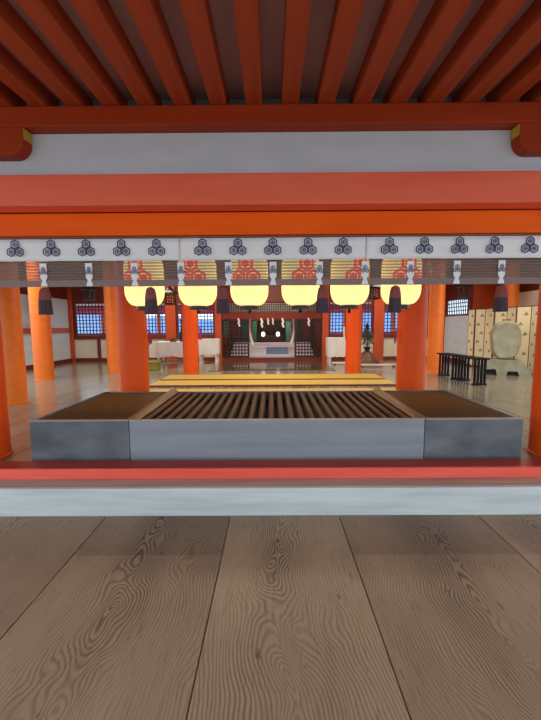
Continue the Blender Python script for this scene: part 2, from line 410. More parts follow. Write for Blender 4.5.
# right wall: white panel below and lattice above near the corner, then a return and a solid bay behind the screen
struct('wall_right', boxm(6.10, 6.18, 10.6, BY - .12, .13, 1.52), M['plaster'])
struct('baseboard_right', boxm(6.05, 6.2, 10.6, BY - .12, 0, .128), M['darkred'])
struct('wall_right_upper', boxm(6.10, 6.18, 10.6, BY - .12, 2.125, 3.1), M['darkred'])
bm = bmesh.new()
box(bm, 6.08, 6.18, 10.6, BY - .12, 1.525, 1.58); box(bm, 6.08, 6.18, 10.6, BY - .12, 2.07, 2.12); box(bm, 6.08, 6.18, 10.6, 10.66, 1.58, 2.07)
f = struct('window_5', bm, M['darkred'])
bm = bmesh.new(); lattice(bm, 10.66, BY - .13, 1.58, 2.07, 6.13, 13, 4, .028, .012, 'y'); obj('window_lattice', bm, M['lattice'], f)
struct('wall_right_return', boxm(6.19, 7.1, 10.6, 10.68, 0, 3.1), M['post'])
struct('wall_right_bay', boxm(7.11, 7.19, 7.4, 10.6, 0, 2.15), M['cream'])
struct('wall_right_bay_upper', boxm(7.11, 7.19, 7.4, 10.6, 2.155, 3.1), M['darkred'])

# ------------------------------------------------------------------ pillars
def pillar(x, y, r, z1, label, m, group='round vermilion pillars', seg=40):
    t = thing('pillar', label, 'pillar', (x, y, 0), 0, group)
    bm = bmesh.new(); lathe(bm, [(r, .03), (r, z1 * .5), (r, z1)], seg); obj('shaft', bm, m, t, smooth=True)
    bm = bmesh.new(); lathe(bm, [(r + .012, 0), (r + .012, .022), (r + .004, .03)], seg); obj('foot_ring', bm, m, t, smooth=True)
    return t
P1L = pillar(-2.09, 5.12, .205, 2.97, 'round vermilion pillar rising just behind the left side section of the offertory box', M['vermilion'])
P1R = pillar(2.10, 5.12, .205, 2.97, 'round vermilion pillar rising just behind the right side section of the offertory box', M['vermilion'])
pillar(-4.29, 5.52, .205, 2.97, 'round orange pillar nearest the left edge of the hall, beside the front post', M['orange'])
pillar(-5.45, 8.05, .205, 2.97, 'round orange pillar in front of the white panels of the left wall', M['orange'])
pillar(-4.32, 9.32, .205, 2.97, 'round orange pillar half hidden behind the front left pillar by a lattice window', M['orange'])
P2L = pillar(-2.17, 9.06, .205, 2.97, 'round vermilion pillar at the left back corner of the yellow mats', M['vermilion'])
P2R = pillar(2.17, 9.06, .205, 2.97, 'round vermilion pillar at the right back corner of the yellow mats', M['vermilion'])
pillar(4.36, 9.1, .19, 2.97, 'round orange pillar beside the low black offering tables', M['orange'])
pillar(6.72, 9.72, .19, 2.97, 'round orange pillar rising behind the folding screen', M['orange'])
# opening posts, either side of the front bay
for s, lab in ((-1, 'round vermilion post at the left side of the front opening'), (1, 'round vermilion post at the right side of the front opening')):
    pillar(s * 2.72 - .035, 3.15, .2, 2.70, lab, M['vermilion'], 'posts of the front opening')
# square posts in the back wall
for x, w, lab, m in ((-7.16, .1, 'red corner post where left wall meets back wall', M['post']),
                     (-3.58, .18, 'broad red post between the two lattice windows left of the gate', M['post']),
                     (-1.9, .11, 'dark red gate post on the left of the sanctuary gate', M['post']),
                     (1.9, .11, 'dark red gate post on the right of the sanctuary gate', M['post']),
                     (3.79, .18, 'broad red post between the two lattice windows right of the gate', M['post']),
                     (6.09, .09, 'red corner post where right wall meets back wall', M['post'])):
    bm = bmesh.new(); box(bm, x - w, x + w, BY - .11, BY - .055, 0, 2.95); bevel(bm, .006)
    tag(obj('square_post', bm, m), lab, 'post', 'square posts of the back wall')

# ------------------------------------------------------------------ front facade: beams, plaster
tag(obj('lower_lintel', boxm(-5.4, 5.4, 2.80, 2.93, 1.968, 2.142, bv=.004), M['lintel']), 'bright orange lower lintel directly above the white curtain', 'beam')
tag(obj('upper_lintel', boxm(-5.4, 5.4, 2.645, 2.795, 2.146, 2.372, bv=.006), M['sky_pale']), 'wide pinkish red lintel below the white plaster strip', 'beam')
struct('wall_front', boxm(-5.4, 5.4, 2.80, 2.93, 2.376, 2.735), M['plaster'])
struct('wall_front_backing', boxm(-5.4, 5.4, 2.80, 2.93, 2.146, 2.374), M['darkred'])
tag(obj('purlin', boxm(-5.4, 5.4, 2.70, 2.93, 2.738, 2.882, bv=.008), M['deep']), 'deep red purlin carrying the rafters above the white plaster', 'beam')
# boat-shaped bracket arms under the purlin
for s, lab in ((-1, 'rounded red bracket arm under the purlin at the upper left'), (1, 'rounded red bracket arm under the purlin at the upper right')):
    t = thing('bracket_arm', lab, 'bracket', (s * 2.55, 2.702, 2.535), 0, 'bracket arms')
    xe = s * (1.86 - 2.55)
    xi = s * .75
    prof = [(xi, 0)] + [(xe + s * .11 * (1 - sin(k / 8 * pi / 2)), .11 * (1 - cos(k / 8 * pi / 2))) for k in range(9)] + [(xe, .2), (xi, .2)]
    bm = bmesh.new(); prism(bm, prof, 'y', 0, .094); obj('arm', bm, M['deep'], t)
    bm = bmesh.new(); box(bm, *sorted((xe, xe - s * .006)), .004, .088, .118, .195); e = obj('end_face', bm, M['gold'], t); e['label'] = 'yellow painted end face'

# ------------------------------------------------------------------ eaves: rafters, boards
def rz(y): return 2.886 - (2.73 - y) * .05
SP = .268
names = ['first', 'second', 'third', 'fourth', 'fifth', 'sixth', 'seventh', 'eighth', 'ninth', 'tenth', 'eleventh', 'twelfth']
src = None
for k in range(-10, 10):
    x = .012 + (k + .5) * SP
    n = (k + 1) if k >= 0 else -k
    side = 'right' if k >= 0 else 'left'
    lab = 'red eave rafter, %s to the %s of the middle gap between rafters' % (names[n - 1], side)
    if src is None:
        bm = bmesh.new()
        y0, y1, w, h = -1.3, 2.93, .062, .125
        vs = [(sx * w, y, rz(y) + dz) for y in (y0, y1) for sx in (-1, 1) for dz in (0, h)]
        v = [bm.verts.new(p) for p in vs]
        for q in ((0, 1, 3, 2), (4, 6, 7, 5), (0, 4, 5, 1), (2, 3, 7, 6), (0, 2, 6, 4), (1, 5, 7, 3)): bm.faces.new([v[i] for i in q])
        bevel(bm, .004, 1)
        src = obj('rafter', bm, M['rafter']); o = src
    else:
        o = src.copy(); COL.objects.link(o)
    o.location = (x, 0, 0); tag(o, lab, 'rafter', 'eave rafters')
bm = bmesh.new()
prism(bm, [(-1.35, rz(-1.35) + .128), (2.94, rz(2.94) + .128), (2.94, rz(2.94) + .16), (-1.35, rz(-1.35) + .16)], 'x', -5.6, 5.6)
struct('ceiling_eave', bm, M['board'])
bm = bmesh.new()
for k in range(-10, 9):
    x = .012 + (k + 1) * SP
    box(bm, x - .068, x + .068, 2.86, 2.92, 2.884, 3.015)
struct('wall_front_infill', bm, M['filler_plaster'])

# ------------------------------------------------------------------ curtain with crests
def crest_meshes(k=1.0):
    R = .0258 * k
    a, b = bmesh.new(), bmesh.new()
    for cx, cz in ((0, R * 1.02), (-R * .89, -R * .52), (R * .89, -R * .52)):
        hex_ring(a, cx, cz, R, R * .76, -.002, .0015)
        hex_ring(a, cx, cz, R * .5, R * .34, -.002, .0015)
        hex_ring(a, cx, cz, R * .2, 0, -.002, .0015)
    return a, b
ca, cb = crest_meshes(1.5)
CY = 2.83
crest_src = None
for x0, x1, xs, lab in ((-2.295, -.746, (-2.073, -1.78, -1.496, -1.211, -.927), 'white curtain panel with five navy tortoiseshell crests, left of three'),
                        (-.742, .764, (-.554, -.27, .012, .297, .579), 'white curtain panel with five navy tortoiseshell crests, middle of three'),
                        (.768, 2.33, (.951, 1.233, 1.515, 1.796, 2.078), 'white curtain panel with five navy tortoiseshell crests, right of three')):
    t = thing('curtain', lab, 'curtain', ((x0 + x1) / 2, CY, 1.776), 0, 'crested curtain panels')
    xm = (x0 + x1) / 2
    bm = bmesh.new(); n = 60; grid = []
    for j in range(5):
        for i in range(n + 1):
            x = x0 + (x1 - x0) * i / n
            grid.append(bm.verts.new((x - xm, -.0 + .004 * sin(x * 9) * (1 - j / 4.0) + .003 * sin(x * 23),   .174 * j / 4)))
    for j in range(4):
        for i in range(n): bm.faces.new((grid[j * (n + 1) + i], grid[j * (n + 1) + i + 1], grid[(j + 1) * (n + 1) + i + 1], grid[(j + 1) * (n + 1) + i]))
    c = obj('cloth', bm, M['noren'], t, smooth=True)
    obj('curtain_rod', boxm(x0 - xm, x1 - xm, -.012, .010, .177, .188, bv=.002), M['rail'], t)
    sm = c.modifiers.new('thick', 'SOLIDIFY'); sm.thickness = .003
    for x in xs:
        if crest_src is None:
            e = obj('crest', ca, M['navy'], t, loc=(x - xm, -.012, .092)); crest_src = e; cb.free()
        else:
            share(crest_src, 'crest', t, (x - xm, -.012, .092))
# ------------------------------------------------------------------ reed blind behind the curtain, ribbons and tassels
bl = thing('reed_blind', 'sheer brown reed blind hanging below the white curtain, with ribbons and tassels', 'blind', (0, CY + .035, 1.574))
obj('head_rail', boxm(-2.36, 2.4, -.012, .02, .385, .393), M['rail'], bl)
obj('reeds', boxm(-2.36, 2.4, 0, .003, .055, .384), M['blind'], bl)
obj('border', boxm(-2.36, 2.4, -.002, .005, 0, .054), M['border'], bl)
rb = None
for x in (-1.883, -1.506, -1.13, -.746, -.354, .013, .395, .77, 1.143, 1.525, 1.89):
    if rb is None:
        bm = bmesh.new()
        prism(bm, [(-.028, .19), (-.028, .075), (-.012, .045), (-.02, .036), (-.028, .004), (.028, .004), (.02, .036), (.012, .045), (.028, .075), (.028, .19)], 'y', -.008, -.004)
        a = obj('ribbon', bm, M['noren'], bl, loc=(x, 0, 0)); a['label'] = 'white ribbon'
        m2, m3 = crest_meshes(.72); bmesh.ops.translate(m2, verts=m2.verts[:], vec=(0, -.008, .125))
        bmesh.ops.translate(m3, verts=m3.verts[:], vec=(0, -.008, .125))
        b1 = obj('ribbon_crest', m2, M['navy'], a); m3.free(); rb = (a, b1)
    else:
        a = share(rb[0], 'ribbon', bl, (x, 0, 0)); share(rb[1], 'ribbon_crest', a)
ts = None
for x in (-1.89, -1.005, -.41, .423, 1.025, 1.903):
    if ts is None:
        bm = bmesh.new(); lathe(bm, [(.012, .005), (.034, -.01), (.042, -.045), (.048, -.098)], 18)
        a = obj('tassel', bm, M['tassel_top'], bl, loc=(x, .0, -.012), smooth=True); a['label'] = 'mauve tassel with dark fringe'
        bm = bmesh.new(); lathe(bm, [(.047, -.099), (.050, -.15), (.054, -.215)], 18)
        b1 = obj('tassel_fringe', bm, M['tassel'], a, smooth=True); ts = (a, b1)
    else:
        a = share(ts[0], 'tassel', bl, (x, .0, -.012)); share(ts[1], 'tassel_fringe', a)

# ------------------------------------------------------------------ offertory box
OB = thing('offertory_box', 'long low offertory box with brown bars on top and grey front boards', 'offertory box', (0, 3.0, 0))
XL, XA, XB, XR, OD, OH = -2.205, -1.30, 1.377, 2.262, 1.40, .392
for x0, x1, m, lab in ((XL, XA - .003, 'panel_dark', 'dark worn front board'), (XA + .003, XB - .003, 'panel_grey', 'long grey front board'), (XB + .003, XR, 'panel_dark', 'dark worn front board')):
    e = obj('front_board', boxm(x0, x1, 0, .03, .01, OH, bv=.003), M[m], OB); e['label'] = lab
    obj('front_cap', boxm(x0, x1, -.004, .034, OH + .001, OH + .008), M['tread'], e)
obj('back_board', boxm(XL, XR, OD - .03, OD, .01, OH), M['panel_dark'], OB)
for x0, x1 in ((XL, XL + .03), (XR - .03, XR)): obj('end_board', boxm(x0, x1, .032, OD - .032, .01, OH), M['panel_dark'], OB)
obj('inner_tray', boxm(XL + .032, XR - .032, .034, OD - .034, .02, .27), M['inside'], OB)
bar = None
nb = 26; x0, x1 = XA + .075, XB - .075
for k in range(nb):
    x = x0 + (x1 - x0) * (k + .5) / nb
    if bar is None:
        bm = bmesh.new(); prism(bm, [(.03 * cos(a), .025 * sin(a)) for a in [2 * pi * q / 12 for q in range(12)]], 'y', .036, OD - .036)
        bar = obj('bar', bm, M['bar'], OB, loc=(x, 0, OH - .027), smooth=True)
    else: share(bar, 'bar', OB, (x, 0, OH - .027))
sl = None
for a, b_ in ((XL + .036, XA - .06), (XB + .06, XR - .036)):
    n = 13
    for k in range(n):
        x = a + (b_ - a) * (k + .5) / n; w = (b_ - a) / n / 2 - .004
        if sl is None:
            bm = bmesh.new(); prism(bm, [(-w, 0), (w, 0), (w, .022), (w - .008, .03), (-w + .008, .03), (-w, .022)], 'y', .036, OD - .036)
            sl = obj('slat', bm, M['slat'], OB, loc=(x, 0, OH - .04))
        else: share(sl, 'slat', OB, (x, 0, OH - .04))
for x in (XA + .01, XB - .01):
    bm = bmesh.new()
    v = []
    for y, h in ((.036, .012), (OD - .005, .055)):
        v.append([bm.verts.new(p) for p in ((x - .062, y, OH - .06), (x - .062, y, OH - .004), (x, y, OH + h), (x + .062, y, OH - .004), (x + .062, y, OH - .06))])
    for q in range(5): bm.faces.new((v[0][q], v[0][(q + 1) % 5], v[1][(q + 1) % 5], v[1][q]))
    bm.faces.new(v[0][::-1]); bm.faces.new(v[1])
    obj('ridge', bm, M['ridge'], OB)

# ------------------------------------------------------------------ paper lanterns
rail = tag(obj('lantern_beam', boxm(-2.4, 2.4, 3.93, 4.07, 2.42, 2.54, bv=.006), M['darkred']), 'dark red beam behind the lintel from which the paper lanterns hang', 'beam')
bm = bmesh.new()
for x in (-2.25, 2.25): box(bm, x - .05, x + .05, 3.95, 4.05, 2.542, 3.1)
for o in (0,):
    hb = obj('hanger', bm, M['darkred'], rail)
LX = (-1.471, -.855, -.257, .335, .903, 1.493)
LT = (-.08, -.14, -.12, .24, .34, .02)
LL = ['glowing yellow paper lantern with red crest, first from the left, overlapping the front left pillar',
      'glowing yellow paper lantern with red crest, second from the left',
      'glowing yellow paper lantern with red crest, left of the middle gap before the gate',
      'glowing yellow paper lantern with red crest, right of the middle gap before the gate',
      'glowing yellow paper lantern with red crest, second from the right',
      'glowing yellow paper lantern with red crest, overlapping the front right pillar']
ls = None
LR, LZ0, LH = .217, 1.478, .60
def lantern_r(z):
    t = z / LH
    e = min(t, 1 - t) * LH
    if e < .17: return LR * (.47 + .53 * sqrt(max(0, 1 - ((.17 - e) / .17) ** 2)))
    return LR
for x, tw, lab in zip(LX, LT, LL):
    t = thing('paper_lantern', lab, 'lantern', (x, 4.0, LZ0 - .06), 0, 'paper lanterns in a row')
    if ls is None:
        bm = bmesh.new(); prof = []
        nr = 44
        for k in range(nr + 1):
            z = LH * k / nr; prof.append((lantern_r(z) + (.0035 if k % 2 else -.001), z + .06))
        lathe(bm, prof, 40)
        p = obj('paper_body', bm, M['paper'], t, smooth=True)
        bm = bmesh.new(); R6 = .095
        mp = lambda X, Zz, y: (-(LR + .006 + y) * sin(-X / LR) , -(LR + .006 + y) * cos(X / LR), Zz)
        for cx, cz in ((0, R6 * 1.0), (-R6 * .9, -R6 * .54), (R6 * .9, -R6 * .54)):
            hex_ring(bm, cx, cz + .06 + .345, R6, R6 * .62, 0, -.002, mp)
            hex_ring(bm, cx, cz + .06 + .345, R6 * .5, 0, 0, -.002, mp)
        c = obj('red_crest', bm, M['lantern_red'], t, rot=(0, 0, tw))
        bm = bmesh.new(); lathe(bm, [(.088, .012), (.104, .016), (.104, .054), (.096, .058)], 32); r1 = obj('bottom_ring', bm, M['black'], t, smooth=True)
        bm = bmesh.new(); lathe(bm, [(.096, .662), (.104, .668), (.104, .716), (.088, .72)], 32); r2 = obj('top_ring', bm, M['black'], t, smooth=True)
        bm = bmesh.new(); tube(bm, [(-.09, 0, .715), (-.07, 0, .80), (0, 0, .84), (.07, 0, .80), (.09, 0, .715)], .006)
        tube(bm, [(0, 0, .84), (0, 0, 1.001)], .005); r3 = obj('bail', bm, M['black'], t, smooth=True)
        bm = bmesh.new(); lathe(bm, [(.006, .011), (.016, -.0), (.02, -.03), (.004, -.034)], 12); r4 = obj('bottom_tassel', bm, M['black'], t, smooth=True)
        ls = (p, c, r1, r2, r3, r4)
    else:
        for q in ls:
            n = share(q, q.name.split('.')[0], t)
            if q is ls[1]: n.rotation_euler = (0, 0, tw)

# ------------------------------------------------------------------ yellow mats
for (y0, y1, lab) in ((7.72, 8.50, 'long yellow rush mat farthest back, before the sanctuary gate'), (6.93, 7.58, 'long yellow rush mat, middle of the three'),
                      (6.18, 6.52, 'long yellow rush mat nearest the offertory box')):
    t = thing('rush_mat', lab, 'mat', (0, y0, .001), 0, 'long yellow mats')
    obj('mat_top', boxm(-2.56, 2.58, .03, y1 - y0 - .03, .001, .034, bv=.004), M['yellow'], t)
    for a, b_ in ((-.03, .028), (y1 - y0 - .028, y1 - y0)):
        obj('edge_band', boxm(-2.56, 2.58, a, b_, 0, .032), M['matedge'], t)

# ------------------------------------------------------------------ sanctuary gate and beyond
G = BY
gate_l = None
for s, lab in ((-1, 'open black lattice gate leaf on the left of the sanctuary entrance'), (1, 'open black lattice gate leaf on the right of the sanctuary entrance')):
    t = thing('gate_leaf', lab, 'gate', (s * 1.29, G - .02, .12), 0, 'sanctuary gate leaves')
    bm = bmesh.new(); lattice(bm, -.43, .43, .04, 1.30, .0, 8, 11, .036, .014)
    obj('gate_lattice', bm, M['lattice_black'], t)
    bm = bmesh.new()
    for q in ((-.48, -.43, 0, 1.36), (.43, .48, 0, 1.36)): box(bm, q[0], q[1], -.025, .025, q[2], q[3])
    box(bm, -.43, .43, -.025, .025, 0, .04); box(bm, -.43, .43, -.025, .025, 1.31, 1.36)
    obj('gate_frame', bm, M['lattice_black'], t)
tag(obj('gate_sill', boxm(-1.78, 1.78, G - .06, G + .09, .0, .11, bv=.004), M['darkred']), 'dark red sill running under the sanctuary gate', 'beam')
tag(obj('gate_lintel', boxm(-1.78, 1.78, G - .05, G + .09, 1.49, 1.70, bv=.004), M['darkred']), 'dark red lintel over the sanctuary gate', 'beam')
t = thing('transom', 'fine lattice transom strip above the sanctuary gate lintel', 'transom', (0, G, 1.705))
bm = bmesh.new(); lattice(bm, -1.74, 1.74, .05, .36, .02, 44, 5, .022, .012); obj('transom_lattice', bm, M['lattice'], t)
bm = bmesh.new(); box(bm, -1.78, 1.78, -.02, .06, .0, .04); box(bm, -1.78, 1.78, -.02, .06, .37, .41); obj('transom_frame', bm, M['darkred'], t)
obj('transom_paper', boxm(-1.74, 1.74, .045, .05, .045, .365), M['cream'], t)
# added dark sheet: the gate's dark floor reflection put into its colour
struct('floor_reflection', boxm(-1.78, 1.78, 9.35, BY - .12, .0005, .012), M['darkfloor'])
# inner room
struct('floor_sanctuary', boxm(-2.15, 2.15, 12.56, 17, -.1, .0), M['floor_in'])
struct('wall_sanctuary_back', boxm(-2.15, 2.15, 16.6, 16.7, 0, 3.1), M['altar'])
for s, nm in ((-1, 'wall_sanctuary_left'), (1, 'wall_sanctuary_right')):
    struct(nm, boxm(*sorted((s * 2.05, s * 2.15)), 12.6, 16.6, 0, 3.1), M['post'])
struct('ceiling_sanctuary', boxm(-2.15, 2.15, 12.62, 16.7, 3.1, 3.2), M['inner_ceiling'])
st = thing('sanctuary_steps', 'pale grey steps rising beyond the gate towards the altar', 'steps', (0, 13.1, 0))
for k in range(4): obj('step', boxm(-1.6, 1.6, k * .28, 1.7, k * .135 + .001, (k + 1) * .135, bv=.006), M['stone'], st)
tag(obj('blue_mat', boxm(-.22, .62, 13.31, 13.37, .136, .42, bv=.004), M['bluemat']), 'pale blue board leaning at the foot of the pale steps', 'board')
al = thing('altar', 'dark wooden altar cabinet between the green hangings', 'altar', (-.03, 15.0, .545))
bm = bmesh.new(); box(bm, -.62, .62, .5, .56, 0, 1.15); box(bm, -.62, -.56, 0, .5, 0, 1.15); box(bm, .56, .62, 0, .5, 0, 1.15); box(bm, -.62, .62, 0, .56, 1.15, 1.22)
obj('cabinet', bm, M['altar'], al)
obj('counter', boxm(-.56, .56, 0, .5, 0, .30), M['altar'], al)
obj('mirror_stand', boxm(-.08, .08, .25, .3, .301, .6), M['altar'], al)
for x, lab in ((-.37, 'small glowing altar lamp on the left of the altar'), (.26, 'small glowing altar lamp on the right of the altar')):
    t = thing('altar_lamp', lab, 'lamp', (x, 14.66, .541), 0, 'altar lamps')
    bm = bmesh.new(); lathe(bm, [(.06, 0), (.06, .02), (.015, .04), (.015, .24), (.05, .26)], 14); obj('lamp_stand', bm, M['bronze'], t, smooth=True)
    bm = bmesh.new(); lathe(bm, [(.04, .262), (.075, .30), (.075, .40), (.045, .44)], 16); obj('lamp_shade', bm, M['lamp'], t, smooth=True)

def hanging(name, x0, x1, y, z0, z1, m, lab, cat, group=None, dots=None, top=None):
    t = thing(name, lab, cat, ((x0 + x1) / 2, y, z0), 0, group)
    w = x1 - x0; n = 24; bm = bmesh.new(); g = []
    for j in range(2):
        for i in range(n + 1): g.append(bm.verts.new((-w / 2 + w * i / n, .018 * sin(i / n * w * 40), (z1 - z0) * j)))
    for i in range(n): bm.faces.new((g[i], g[i + 1], g[n + 2 + i], g[n + 1 + i]))
    o = obj('silk', bm, m, t, smooth=True); md = o.modifiers.new('thick', 'SOLIDIFY'); md.thickness = .004
    bm = bmesh.new(); tube(bm, [(-w / 2 - .02, 0, z1 - z0 + .01), (w / 2 + .02, 0, z1 - z0 + .01)], .012); obj('hanging_rod', bm, M['brown'], t)
    if dots:
        bm = bmesh.new(); r = .018
        for j in range(int((z1 - z0) / .1)):
            for i in range(max(2, int(w / .09))):
                cx = -w / 2 + .05 + i * .09 + (.045 if j % 2 else 0); cz = .05 + j * .1
                if cx < w / 2 - .02: prism(bm, [(cx - r, cz), (cx, cz - r), (cx + r, cz), (cx, cz + r)], 'y', -.028, -.024)
        obj('diamond_print', bm, dots, t)
    return t
hanging('silk_hanging', -1.02, -.65, 14.7, .56, 1.45, M['green'], 'bright green silk hanging on the left of the altar', 'hanging', 'silk hangings beside the altar', M['leaf'])
hanging('silk_hanging', .60, 1.08, 14.7, .56, 1.45, M['teal'], 'teal silk hanging with diamond print on the right of the altar', 'hanging', 'silk hangings beside the altar', M['cloth'])
for x0, x1, m, lab in ((-1.52, -1.18, 'redcloth', 'crimson banner behind the left lattice gate leaf'), (-1.14, -.86, 'green', 'green banner behind the left lattice gate leaf'),
                       (1.18, 1.42, 'redcloth', 'crimson banner behind the right lattice gate leaf'), (1.56, 1.74, 'magenta', 'purple banner behind the right lattice gate leaf'),
                       (-1.86, -1.62, 'leaf_light', 'pale green banner at the far left behind the gate leaf')):
    hanging('banner', x0, x1, 12.75, .80, 1.5, M[m], lab, 'banner', 'banners behind the gate')
for y, z, lab in ((12.75, 1.525, 'dark red rail above the banners behind the gate'), (14.7, 1.475, 'dark red rail above the green silk hangings by the altar')):
    tag(obj('hanging_rail', boxm(-2.04, 2.04, y - .03, y + .03, z, z + .06), M['darkred']), lab, 'rail')
# tied white drapes at either side of the entrance
for s, lab in ((-1, 'white and magenta drape tied beside the left gate leaf'), (1, 'white and magenta drape tied beside the right gate leaf')):
    t = thing('tied_drape', lab, 'drape', (s * .80, 12.62, .55), 0, 'tied drapes at the gate')
    bm = bmesh.new(); tube(bm, [(0, 0, .95), (s * .03, 0, .7), (s * .02, 0, .45), (-s * .03, 0, .2), (-s * .08, 0, 0)], [.05, .045, .035, .05, .065], 10); obj('white_drape', bm, M['cloth'], t, smooth=True)
    bm = bmesh.new(); tube(bm, [(s * -.07, .02, .93), (s * -.06, .02, .5), (s * -.08, .02, .12)], [.03, .035, .04], 8); obj('magenta_drape', bm, M['magenta'], t, smooth=True)
# zigzag paper streamers under the gate lintel
zz = None
for x, k, lab in ((-1.18, 1.0, 'white zigzag paper streamer before the left gate leaf'), (-.37, 1.15, 'white zigzag paper streamer at left over the altar view'), (-.14, .8, 'small white paper streamer just left of the middle over the altar'),
                  (.03, .8, 'small white paper streamer just right of the middle over the altar'), (.38, 1.15, 'white zigzag paper streamer at right over the altar view'), (1.30, 1.0, 'white zigzag paper streamer before the right gate leaf')):
    t = thing('paper_streamer', lab, 'paper streamer', (x, G - .053, 1.52), 0, 'paper streamers under the gate lintel')
    if zz is None:
        bm = bmesh.new()
        for i in range(4):
            o_ = .03 * (i % 2); prism(bm, [(-.04 + o_, -.08 * i), (.03 + o_, -.08 * i), (.045 + o_, -.08 * i - .10), (-.03 + o_, -.08 * i - .10)], 'y', -.002 - .003 * i, -.0005 - .003 * i)
        bb = obj('zigzag_paper', bm, M['cloth'], t); zz = bb
    else: bb = share(zz, 'zigzag_paper', t)
    bb.scale = (k * .8, 1, k * .85)

# ------------------------------------------------------------------ things at the back of the hall, left and right
def cloth_table(x0, x1, y0, y1, h, drop, lab, group='white clothed tables'):
    t = thing('offering_table', lab, 'table', ((x0 + x1) / 2, (y0 + y1) / 2, 0), 0, group)
    w, d = (x1 - x0) / 2, (y1 - y0) / 2
    obj('tabletop', boxm(-w, w, -d, d, h - .03, h), M['brown'], t)
    for sx in (-1, 1):
        for sy in (-1, 1): obj('leg', boxm(*sorted((sx * (w - .03), sx * (w - .09))), *sorted((sy * (d - .03), sy * (d - .09))), 0, h - .031), M['cloth'], t)
    bm = bmesh.new(); n = 30
    pts = []
    per = [(-w - .01 + (2 * w + .02) * i / n, -d - .012) for i in range(n)] + [(w + .01, -d - .012 + (2 * d + .024) * i / 10) for i in range(10)] + \
          [(w + .01 - (2 * w + .02) * i / n, d + .012) for i in range(n)] + [(-w - .01, d + .012 - (2 * d + .024) * i / 10) for i in range(10)]
    top = [bm.verts.new((x, y, h + .006)) for x, y in per]
    bot = [bm.verts.new((x * (1 + .012 * sin(k * 1.7)), y * (1.01 + .04 * sin(k * 1.7)), h - drop + .01 * sin(k * .9))) for k, (x, y) in enumerate(per)]
    bm.faces.new(top)
    for k in range(len(per)): bm.faces.new((top[k], top[(k + 1) % len(per)], bot[(k + 1) % len(per)], bot[k]))
    o = obj('cloth_cover', bm, M['cloth'], t, smooth=True); o['label'] = 'white cloth cover'
    return t
cloth_table(-3.60, -2.62, 10.5, 11.1, .76, .44, 'white clothed table left of the pillar at the back of the yellow mats')
cloth_table(-2.42, -1.78, 11.1, 11.6, .82, .50, 'white clothed table between that back left pillar and the gate post')
cloth_table(1.85, 2.58, 11.1, 11.6, .84, .62, 'white clothed table between the right gate post and the back right pillar')
# low bench under the left tables
t = thing('low_bench', 'low brown bench on the floor before the left white table', 'bench', (-3.0, 10.2, 0))
obj('bench_top', boxm(-.75, .75, -.13, .13, .2, .24, bv=.005), M['brown'], t)
for x in (-.65, .65): obj('bench_leg', boxm(x - .05, x + .05, -.11, .11, 0, .199), M['brown'], t)
t = thing('covered_chest', 'small chest under an olive yellow cloth beside the left bench', 'chest', (-3.42, 9.72, 0))
obj('chest_body', boxm(-.16, .16, -.15, .15, 0, .2, bv=.01), M['olive'], t); obj('chest_lid', boxm(-.175, .175, -.165, .165, .201, .25, bv=.01), M['olive'], t)
# stacked lacquer stand with a dark vase on the left table
t = thing('black_vase', 'tall black vase standing on the left white table', 'vase', (-2.83, 10.75, .767))
bm = bmesh.new(); lathe(bm, [(.08, 0), (.085, .03), (.11, .18), (.10, .28), (.045, .34), (.04, .46), (.06, .52), (.03, .525)], 18); obj('vase_body', bm, M['black'], t, smooth=True)
bm = bmesh.new()
for k in range(7):
    a = k * 2.4; tube(bm, [(0, 0, .5), (.05 * cos(a), .05 * sin(a), .65), (.12 * cos(a), .1 * sin(a), .78 - .02 * k)], [.008, .012, .004], 6)
obj('sprigs', bm, M['leaf'], t)
t = thing('offering_stand', 'small brown offering stand on the front of the left white table', 'stand', (-3.08, 10.58, .767))
obj('tray', boxm(-.11, .11, -.07, .07, .09, .115, bv=.004), M['brown'], t); obj('stand_foot', boxm(-.08, .08, -.05, .05, 0, .089), M['brown'], t)
# bundle of pale leaves in a pot
t = thing('potted_plant', 'pale green leafy plant in a white pot left of the white table', 'plant', (-3.95, 10.15, 0))
bm = bmesh.new(); lathe(bm, [(.12, 0), (.16, .02), (.19, .34), (.17, .36)], 20); obj('pot', bm, M['cloth'], t, smooth=True)
bm = bmesh.new()
for k in range(44):
    a = random.random() * 6.28; r = random.random() * .26; z = .4 + random.random() * .4; s_ = .05
    c = Vector((r * cos(a), r * sin(a), z)); d = Vector((cos(a), sin(a), random.uniform(.2, 1))).normalized(); u = d.cross(Vector((0, 0, 1))).normalized()
    vs = [bm.verts.new(c - d * s_ * 1.6), bm.verts.new(c + u * s_ * .6), bm.verts.new(c + d * s_ * 1.6), bm.verts.new(c - u * s_ * .6)]; bm.faces.new(vs)
tube(bm, [(0, 0, .3), (0, 0, .6)], .015)
obj('leaves', bm, M['leaf_light'], t)
